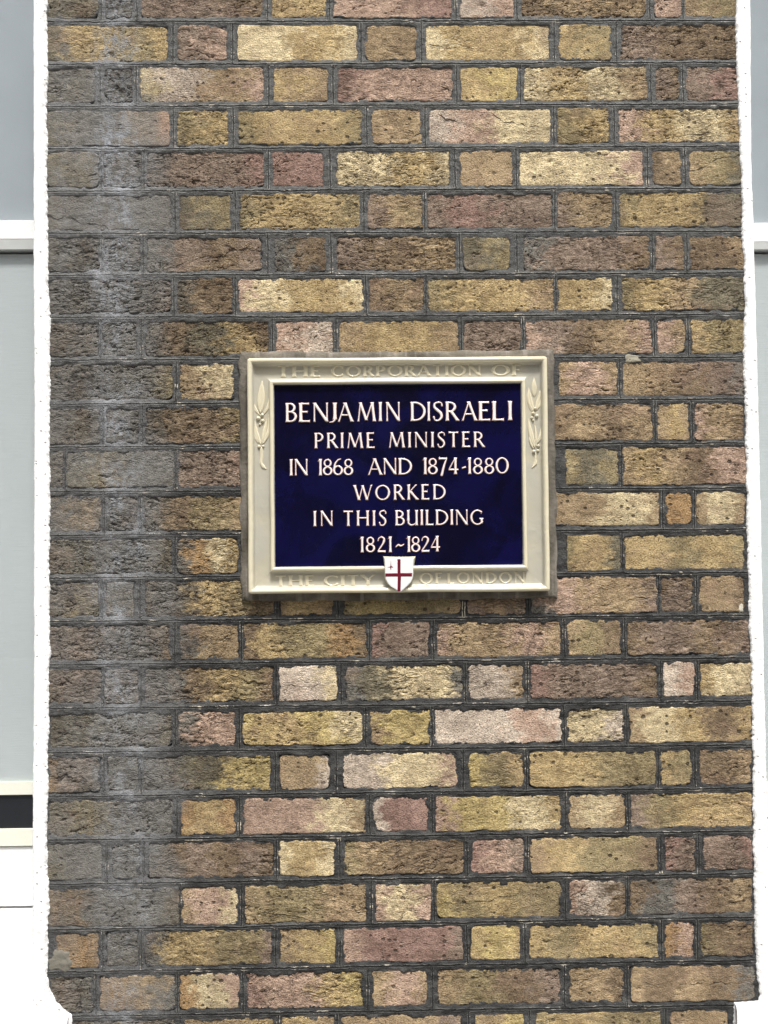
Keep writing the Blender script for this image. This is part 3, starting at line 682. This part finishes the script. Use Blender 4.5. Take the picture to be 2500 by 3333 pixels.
GL_ = {
 'A': (.84, [seg((.05,0),(.41,1),S_), seg((.40,1.0),(.79,0),T_), seg((.18,.35),(.66,.35),.07,fl=0)]),
 'B': (.64, [st(.11), bowl(.11,.958,.54,.50), bowl(.11,.53,.045,.57)]),
 'C': (.80, [arc(.47,.5,.40,.455,48,312,stress), seg((.735,.70),(.735,.88),.055,.09,0), seg((.735,.28),(.735,.15),.05,.07,0)]),
 'D': (.84, [st(.11), bowl(.11,.955,.045,.77)]),
 'E': (.56, [st(.11), seg((.11,.955),(.50,.955),S_,fl=.5), seg((.11,.53),(.43,.53),.08,fl=.5), seg((.11,.045),(.54,.045),S_,fl=.6)]),
 'F': (.52, [st(.11), seg((.11,.955),(.50,.955),S_,fl=.6), seg((.11,.53),(.42,.53),.08,fl=.6)]),
 'G': (.86, [arc(.47,.5,.40,.455,50,322,stress), seg((.74,.40),(.74,.10),.12), seg((.60,.41),(.87,.41),.06,fl=0), seg((.72,.72),(.72,.88),.05,.08,0)]),
 'H': (.84, [st(.11), st(.73), seg((.11,.52),(.73,.52),.08,fl=0)]),
 'I': (.22, [st(.11)]),
 'J': (.40, [seg((.26,.12),(.26,1),T_), cw([(.26,.35),(.255,.14),(.17,.01),(.02,-.02)], [T_,.12,.09,.05])]),
 'K': (.70, [st(.11), seg((.12,.46),(.60,1),S_), seg((.22,.56),(.68,0),T_)]),
 'L': (.54, [st(.11), seg((.11,.045),(.53,.045),S_,fl=.8)]),
 'M': (1.04, [seg((.08,0),(.20,1),S_), seg((.19,1),(.52,.06),T_,fl=.15), seg((.51,.06),(.84,1),S_,fl=.15), seg((.84,1),(.96,0),T_)]),
 'N': (.86, [seg((.10,0),(.10,1),S_), seg((.10,.99),(.75,.03),T_,fl=.1), seg((.76,0),(.76,1),S_)]),
 'O': (.98, [arc(.49,.5,.42,.455,0,360,stress,44)]),
 'P': (.60, [st(.11), bowl(.11,.958,.47,.52)]),
 'R': (.68, [st(.11), bowl(.11,.958,.50,.51), seg((.30,.52),(.66,0),T_,fl=.25)]),
 'S': (.52, [cw([(.46,.80),(.43,.93),(.28,.97),(.11,.90),(.09,.72),(.24,.56),(.40,.40),(.43,.20),(.30,.04),(.12,.04),(.05,.20)], [.10,.07,.08,.10,.13,.15,.15,.13,.09,.07,.10], 6)]),
 'T': (.66, [st(.33), seg((.02,.955),(.64,.955),S_,fl=.6)]),
 'U': (.76, [seg((.11,.30),(.11,1),T_,fl=.3), seg((.65,0),(.65,1),T_), cw([(.11,.36),(.13,.14),(.30,.03),(.50,.08),(.64,.22)], [T_,.12,.09,.08,.08])]),
 'W': (1.16, [seg((.03,1),(.32,.02),T_), seg((.32,.02),(.57,.98),S_,fl=.15), seg((.55,.98),(.84,.02),T_,fl=.2), seg((.84,.02),(1.13,1),S_)]),
 'Y': (.74, [seg((.03,1),(.37,.48),T_), seg((.37,.48),(.71,1),S_), seg((.37,0),(.37,.5),T_,fl=.3)]),
 '1': (.26, [seg((.15,0),(.15,1),T_), seg((.02,.86),(.15,.97),.06,fl=0)]),
 '2': (.60, [cw([(.08,.74),(.14,.90),(.30,.97),(.45,.88),(.46,.70),(.34,.46),(.07,.08)], [.08,.07,.09,.13,.15,.11,.08], 6), seg((.05,.05),(.56,.05),.10,fl=.4)]),
 '4': (.66, [seg((.44,0),(.44,1),T_), seg((.42,.97),(.05,.30),.075,fl=0), seg((.03,.28),(.62,.28),.075,fl=.3)]),
 '6': (.62, [arc(.31,.29,.245,.255,0,360,stress,36), cw([(.48,.98),(.30,.90),(.13,.66),(.075,.34)], [.06,.09,.12,.13])]),
 '7': (.56, [seg((.03,.95),(.54,.95),.10,fl=.4), cw([(.50,.93),(.36,.55),(.20,-.04)], [.09,.13,.15])]),
 '8': (.60, [arc(.30,.26,.235,.225,0,360,stress,34), arc(.30,.73,.195,.21,0,360,lambda q: stress(q,.12,.08),30)]),
 '0': (.80, [arc(.40,.5,.335,.455,0,360,stress,40)]),
 '-': (.30, [seg((.03,.36),(.27,.44),.10,fl=0)]),
 '~': (.42, [cw([(.02,.34),(.14,.46),(.26,.40),(.40,.50)], [.06,.10,.10,.05])]),
}
def sdf_strokes(strokes, X, Z):
    D = np.full(X.shape, 9.0)
    for s in strokes:
        if s[0] == 's':
            _, a, b, w0, w1, fl, fp = s; a = np.array(a); b = np.array(b); L = np.hypot(*(b-a)); d = (b-a)/L
            t = (X-a[0])*d[0]+(Z-a[1])*d[1]; q = -(X-a[0])*d[1]+(Z-a[1])*d[0]
            tt = np.clip(t/L, 0, 1)
            # flare reaches over about a fifth of the cap height at each end
            e = np.minimum(tt, 1-tt)*L
            wd = (w0+(w1-w0)*tt)*(1+fl*np.exp(-e/.085))
            # upright ends are cut level
            if abs(d[1]) > .5:
                zz = Z; lo, hi = min(a[1], b[1]), max(a[1], b[1])
                endd = np.maximum(lo-zz, zz-hi)
            else: endd = np.maximum(-t, t-L)
            D = np.minimum(D, np.maximum(np.abs(q)-wd, endd))
        else:
            P, W = s[1], s[2]
            for i in range(len(P)-1):
                a, b = P[i], P[i+1]; L2 = ((b-a)**2).sum()+1e-12
                t = np.clip(((X-a[0])*(b[0]-a[0])+(Z-a[1])*(b[1]-a[1]))/L2, 0, 1)
                D = np.minimum(D, np.hypot(X-a[0]-t*(b[0]-a[0]), Z-a[1]-t*(b[1]-a[1]))-(W[i]+(W[i+1]-W[i])*t))
    return D
def sdf_poly(P, X, Z):
    P = np.array(P, float); D = np.full(X.shape, 1e9); ins = np.zeros(X.shape, bool)
    for i in range(len(P)):
        a, b = P[i], P[(i+1) % len(P)]; e = b-a; L2 = (e**2).sum()+1e-12
        t = np.clip(((X-a[0])*e[0]+(Z-a[1])*e[1])/L2, 0, 1)
        D = np.minimum(D, np.hypot(X-a[0]-t*e[0], Z-a[1]-t*e[1]))
        c = ((a[1] > Z) != (b[1] > Z)) & (X < (b[0]-a[0])*(Z-a[1])/(b[1]-a[1]+1e-12)+a[0]); ins ^= c
    return np.where(ins, -D, D)
def relief(name, F, x0, x1, z0, z1, step, hf, iso=0.0, back=3.0):
    """raised relief where F(x, z) < iso; hf(depth, x, z) is its height. Returns mesh, facing -Y, base at y = 0."""
    nx = int((x1-x0)/step)+2; nz = int((z1-z0)/step)+2
    xs = x0+np.arange(nx)*step; zs = z0+np.arange(nz)*step; X, Z = np.meshgrid(xs, zs)
    D = F(X, Z)
    e = step*.25
    for it in range(2):
        gx = (F(X+e, Z)-F(X-e, Z))/(2*e); gz = (F(X, Z+e)-F(X, Z-e))/(2*e); g = np.maximum(gx*gx+gz*gz, .2)
        out = (D > iso) & (D < iso+3*step)
        X = np.where(out, X-gx*(D-iso)/g, X); Z = np.where(out, Z-gz*(D-iso)/g, Z)
        if it == 0: D0 = D.copy(); D = np.where(out, F(X, Z), D)
    ins = D0 <= iso
    c = grid_quads(nz, nx); keep = ins.ravel()[c].any(1); c = c[keep]
    # drop cells whose outside corners are too far to snap
    D1 = F(X, Z).ravel()
    dep = np.maximum(iso-D1, 0); dep[~ins.ravel()] = 0
    Y = -hf(dep, X.ravel(), Z.ravel())
    V = np.stack([X.ravel(), Y, Z.ravel()], -1)
    used, inv = np.unique(c, return_inverse=True); c = inv.reshape(-1,4); V = V[used]; dep = dep[used]
    E = np.concatenate([c[:,[0,1]], c[:,[1,2]], c[:,[2,3]], c[:,[3,0]]]); key = {}
    Es = np.sort(E, 1); _, i0, cnt = np.unique(Es[:,0]*1000003+Es[:,1], return_index=True, return_counts=True)
    B = E[i0[cnt == 1]]
    bv, binv = np.unique(B, return_inverse=True); B2 = binv.reshape(-1,2)+len(V)
    Vb = V[bv].copy(); Vb[:,1] = back
    Q2 = np.stack([B[:,1], B[:,0], B2[:,0], B2[:,1]], -1)
    V = np.concatenate([V, Vb]); dep = np.concatenate([dep, np.full(len(bv), 0)])
    return mesh_np(name, V, np.concatenate([c, Q2]), None, dict(depth=dep+(-iso if iso > 0 else 0), pool=np.ones(len(V))*.9))
cache = {}
def letter_mesh(ch, h, sx, border):
    key = (ch, round(h, 1), round(sx, 2), border)
    if key in cache: return cache[key]
    wd, strokes = GL_[ch]
    if border: strokes = [(s[0], s[1], s[2], s[3]*1.42, s[4]*1.42, s[5], s[6]) if s[0] == 's' else ('c', s[1], s[2]*1.42) for s in strokes]
    iso = 0.0 if border else .55
    F = lambda X, Z: sdf_strokes(strokes, X/(h*sx), Z/h)*h
    if border: hf = lambda d, x, z: .7+.9*sst(0, 1.2, d)
    else: hf = lambda d, x, z: .25+1.9*sst(.35, 1.7, d)
    me = relief('letter', F, -2, wd*h*sx+2, -.06*h-1.5, 1.06*h+1.5, .55 if h > 24 else .5, hf, iso)
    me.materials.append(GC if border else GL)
    cache[key] = me; return me
inner_prof = lambda: None
for nm, words, zb, zt in LINES:
    border = nm.startswith('b:'); nm = nm.replace('b:', '')
    h = zt-zb
    ysurf = -18.3
    line = obj('inscription_line', None, None, plaque, ('cream raised words ' if border else 'white raised words ')+nm)
    line.location = (0, 0, 0); line.empty_display_size = .01
    for wrd in words:
        txt = wrd[0]; ext = []
        if isinstance(wrd[1], list): ext = wrd[1]
        else:
            ws = [GL_[c][0]*h for c in txt]; span = wrd[2]-wrd[1]; n = len(txt)
            if n == 1: ext = [(wrd[1], wrd[2])]
            else:
                gap = (span-sum(ws))/(n-1); s = 1.0
                mn = (.03 if not border else .05)*h
                if gap < mn: s = (span-mn*(n-1))/sum(ws); gap = mn
                elif gap > .24*h: s = (span-.24*h*(n-1))/sum(ws); gap = .24*h
                x = wrd[1]
                for q in ws: ext.append((x, x+q*s)); x += q*s+gap
        for c, (a_, b_) in zip(txt, ext):
            sx = (b_-a_)/(GL_[c][0]*h)
            me = letter_mesh(c, h, sx, border)
            o = bpy.data.objects.new('letter', me); col.objects.link(o); o.parent = line
            yy = float(PY_((a_+b_)/2, (zb+zt)/2))+.1 if not border else -15.3
            dz = random.uniform(-.25, .25)
            o.location = (a_/1000, yy/1000, (zb+dz)/1000)

# ---- laurel sprigs, berries
def leaf_poly(bx_, bz, tx, tz, w_, bend):
    n = 12; L = math.hypot(tx-bx_, tz-bz); dx, dz = (tx-bx_)/L, (tz-bz)/L; nx_, nz_ = -dz, dx
    up, dn, mid = [], [], []
    for i in range(n+1):
        t = i/n; off = bend*L*math.sin(math.pi*t)*.55
        wd = w_/2*(math.sin(math.pi*min(t, 1)**.8)**.85 if 0 < t < 1 else .03)+.12
        px_, pz_ = bx_+dx*L*t+nx_*off, bz+dz*L*t+nz_*off
        mid.append((px_, pz_)); up.append((px_+nx_*wd, pz_+nz_*wd)); dn.append((px_-nx_*wd, pz_-nz_*wd))
    return up+dn[::-1], mid
def sprig(S, side):
    root = obj('laurel_sprig', None, None, plaque, 'cream raised laurel sprig on the %s of the border' % side)
    base = Vector((0, -.0154, 0))
    for li, (bx_, bz, tx, tz, w_, bd) in enumerate(S['leaves']):
        poly, mid = leaf_poly(bx_, bz, tx, tz, w_, bd)
        F = lambda X, Z: sdf_poly(poly, X, Z)
        def hf(d, x, z):
            D = np.full(x.shape, 9.0)
            for i in range(1, len(mid)-2):
                a, b = mid[i], mid[i+1]; e0, e1 = b[0]-a[0], b[1]-a[1]; t = np.clip(((x-a[0])*e0+(z-a[1])*e1)/(e0*e0+e1*e1+1e-9), 0, 1)
                D = np.minimum(D, np.hypot(x-a[0]-t*e0, z-a[1]-t*e1))
            return .3+li*.12+1.7*(1-np.exp(-d/1.0))-.7*np.exp(-(D/.6)**2)
        xs = [p[0] for p in poly]; zs = [p[1] for p in poly]
        me = relief('leaf', F, min(xs)-1, max(xs)+1, min(zs)-1, max(zs)+1, .55, hf)
        obj('leaf', me, GC, root, None, base)
    for (x, z, r_) in S['berries']:
        n, mrow = 16, 7; V = []
        for i in range(mrow+1):
            t = math.pi/2*i/mrow*1.15
            for j in range(n): a_ = 2*math.pi*j/n; V.append((r_*math.sin(t)*math.cos(a_), -r_*math.cos(t), r_*math.sin(t)*math.sin(a_)))
        i = np.arange(mrow)[:,None]; j = np.arange(n)[None]; j2 = (j+1) % n
        Q = np.stack([i*n+j2, i*n+j, (i+1)*n+j, (i+1)*n+j2], -1).reshape(-1,4)[n:]
        T = [(0, n+jj, n+(jj+1) % n) for jj in range(n)]
        obj('berry', mesh_np('berry', V, Q[:, ::-1], T, dict(pool=np.full(len(V), .7))), GC, root, None, base+Vector((x/1000, -.0008, z/1000)))
    P = catmull([(a_, b_) for a_, b_, c_ in S['stem']], 6); W = np.interp(np.linspace(0, 1, len(P)), np.linspace(0, 1, len(S['stem'])), [c_ for a_, b_, c_ in S['stem']])
    F = lambda X, Z: sdf_strokes([('c', P, W/2)], X, Z)
    me = relief('stem', F, P[:,0].min()-4, P[:,0].max()+4, P[:,1].min()-4, P[:,1].max()+4, .55, lambda d, x, z: .3+1.5*(1-np.exp(-d/1.0)))
    obj('stem', me, GC, root, None, base)
sprig(SPRIG_L, 'left'); sprig(SPRIG_R, 'right')

# ---- shield with red cross and short sword
sh = obj('shield', None, None, plaque, 'small white shield with a red cross and a red sword, on the lower border')
def poly_relief(name, P, hf, mat, y, step=.55, smooth_by=0):
    xs = [p[0] for p in P]; zs = [p[1] for p in P]
    me = relief(name, lambda X, Z: sdf_poly(P, X, Z), min(xs)-1, max(xs)+1, min(zs)-1, max(zs)+1, step, hf, 0, 9 if name == 'shield_body' else 1.5)
    return obj(name, me, mat, sh, None, (0, y/1000, 0))
mw = simple('white_shield_glaze', (.8,.8,.79), .25, .5, 40, .03, coat=.3)
mr = simple('crimson_glaze', srgb((104,22,40)), .3, .5, 90, .25)
poly_relief('shield_body', SHIELD, lambda d, x, z: 2+8.5*sst(0, 2.2, d), GC, -20)
poly_relief('shield_face', SHIELD_FACE, lambda d, x, z: .3+.5*sst(0, 1.0, d), mw, -30.6)
poly_relief('cross', CROSS, lambda d, x, z: .2+.2*sst(0, .6, d), mr, -31.3, .45)
poly_relief('sword', SWORD, lambda d, x, z: .2+.1*sst(0, .5, d), mr, -31.3, .22)

# ------------------------------------------------------------ the windows either side
mwhite = simple('white_gloss_paint', (.84,.84,.83), .35, .5, 30, .03, .0006, 60)
mcream = simple('cream_gloss_paint', alb((226,226,212), 1), .4, .5, 30, .04)
mdark = simple('painted_dark_interior', (.012,.014,.018), .35, .5)  # near-black colour stands in for the unlit room behind
def blind_mat():
    m = M('grey_blind_cloth'); P = m.pos()
    n = m.noise(m.vec(P, (25,1,700)), 1, 3, .6); n2 = m.noise(m.vec(P, (1,1,.5)), 3, 3, .5)
    c = m.mix(m.step(n, .3, .75), alb((212,213,214),1), alb((219,220,221),1))
    c = m.mix(1.0, c, m.mix(n2, (.86,.86,.86), (1.12,1.12,1.12)), 'MULTIPLY')
    return m.set(c, .8, .3, m.bump(n, .0003))
mblind = blind_mat()
mglass = bpy.data.materials.new('window_glass'); mglass.use_nodes = True
t = mglass.node_tree; t.nodes.clear(); o_ = t.nodes.new('ShaderNodeOutputMaterial'); mx = t.nodes.new('ShaderNodeMixShader')
tr = t.nodes.new('ShaderNodeBsdfTransparent'); tr.inputs[0].default_value = (.93,.95,.95,1)
gl = t.nodes.new('ShaderNodeBsdfGlossy'); gl.inputs['Roughness'].default_value = .02; lw = t.nodes.new('ShaderNodeLayerWeight'); lw.inputs[0].default_value = .5
pw = t.nodes.new('ShaderNodeMath'); pw.operation = 'POWER'; pw.inputs[1].default_value = 5; t.links.new(lw.outputs['Facing'], pw.inputs[0])
fr = t.nodes.new('ShaderNodeMath'); fr.operation = 'MULTIPLY_ADD'; fr.inputs[1].default_value = .92; fr.inputs[2].default_value = .045; t.links.new(pw.outputs[0], fr.inputs[0])
t.links.new(fr.outputs[0], mx.inputs[0]); t.links.new(tr.outputs[0], mx.inputs[1]); t.links.new(gl.outputs[0], mx.inputs[2]); t.links.new(mx.outputs[0], o_.inputs[0])

def window(side, Wz, xin, label):
    root = thing('sash_window', label, 'window', (0,0,ZO), None)
    s = -1 if side == 'L' else 1
    def X(a, b): q = sorted((xin+s*a, xin+s*b)); return q
    W_ = 900
    def bar(nm, a, b, y0, y1, z0, z1, mat, bev=1.2): 
        q = X(a, b); return add_box(nm, (q[0], q[1], y0, y1, z0, z1), mat, root, bev)
    zA, zB, zC, zD, zE, zF, zG, zH, zI, zJ = Wz
    if side == 'R': zG = zF-3
    # stile tucked behind the reveal and the one at the far jamb
    bar('stile', -70, -20, 84, 140, zE, 1150, mwhite); bar('stile', W_, W_+60, 84, 140, zE, 1150, mwhite)
    bar('meeting_rail', -19, W_-.5, 84, 150, zB, zA, mwhite)
    bar('lower_sash_rail', -19, W_-.5, 84.5, 140, zC, zB-.2, simple('grey_rail_tone', alb((186,188,186)), .5), .5)  # greyer than the white rail above it
    g = bar('pane', -19, W_-.5, 89, 92, zA+.5, 1149, mglass, 0); b1 = bar('blind', -19, W_-.5, 98, 100, zA+.5, 1149, simple('lavender_grey_blind', alb((186,188,194),1), .8, .3, 5, .16, .0002, 300), 0)
    bar('pane', -19, W_-.5, 91, 94, zE+.5, zD-1, mglass, 0); bar('blind', -19, W_-.5, 98, 100, zE-4, zD-2, mblind, 0)
    bar('bottom_rail', -19, W_-.5, 92, 140, zF, zE, mcream, 1.0)
    bar('painted_dark_gap', -19, W_-.5, 97, 110, zG+.5, zF-.5, mdark, 0)  # solid bar, the gap's darkness is put into its colour
    bar('lower_rail', -19, W_-.5, 92, 140, zH, zG, mcream, 1.0)
    bar('apron_panel', -19, W_-.5, 96, 150, zI+1.5, zH-2.5, mwhite, 1.5)
    bar('apron_panel', -19, W_-.5, 93, 150, -850, zJ+1, mwhite, 1.5)
    q = X(-20, W_+60); add_box('window_backing', (q[0], q[1], 154, 175, -900, 1150), mdark, root, 0)
    return root
wl = window('L', LWIN, -637, 'white framed window with grey blind, left of the brick pier')
wr = window('R', RWIN, 637, 'white framed window with grey blind, right of the brick pier')
# sills: white stone that bites into the brickwork at the bottom corners
def sill(root, xa, xb, zt, horn):
    n = 60; xs = np.linspace(xa, xb, n)
    prof = [(104, 12), (30, 2), (-6, 0), (-11, -3), (-13, -9), (-13, -90), (-8, -95), (40, -95)]
    X_ = np.repeat(xs[:,None], len(prof), 1); Y_ = np.repeat(np.array([q[0] for q in prof], float)[None], n, 0); Z_ = np.repeat(np.array([q[1] for q in prof], float)[None], n, 0)+zt
    Y_ = Y_+.8*vn(X_/12, Z_/12, 5); Z_ = Z_+.8*vn(X_/15, Y_/15, 6)
    V = np.stack([X_, Y_, Z_], -1).reshape(-1,3); c = grid_quads(n, len(prof))
    # end caps
    T = []
    for base in (0, (n-1)*len(prof)):
        for k in range(1, len(prof)-1): T.append((base, base+k, base+k+1) if base == 0 else (base, base+k+1, base+k))
    obj('window_sill', mesh_np('window_sill', V, c, T, dict(edge=np.full(len(V), 20.0))), MP, root)
sill(wl, -1500, -577, -843, 0); sill(wr, 1500, 574, -841, 0)

# ------------------------------------------------------------ pavement
me = mesh_np('pavement', [(-60000,-60000,0),(60000,-60000,0),(60000,60000,0),(-60000,60000,0)], [(0,1,2,3)], None, None, False)
pv = obj('pavement', me, simple('grey_paving', (.20,.195,.185), .85, .3, 2, .25), None); pv['kind'] = 'structure'

# ------------------------------------------------------------ unseen building, added across the street for the glaze and panes to mirror
fac = thing('unseen_brick_building', 'unseen dark brick building added across the road for reflections', 'building', (0,-11,0))
mfb = simple('sooty_brickwork', alb((112,98,84)), .9, .2, 3, .25); mfg = simple('dark_panes', (.03,.035,.04), .1, .5)
add_box('wall', (-24000, 24000, -6000, 0, 0, 9500), mfb, fac, 0)
for ix in range(-6, 7):
    for iz in range(3):
        f_ = add_box('window_frame', (ix*3400-650, ix*3400+650, -20, 40, 1200+iz*2900, 3100+iz*2900), mwhite, fac, 0)
        add_box('pane', (ix*3400-560, ix*3400+560, 42, 52, 1290+iz*2900, 3010+iz*2900), mfg, f_, 0)
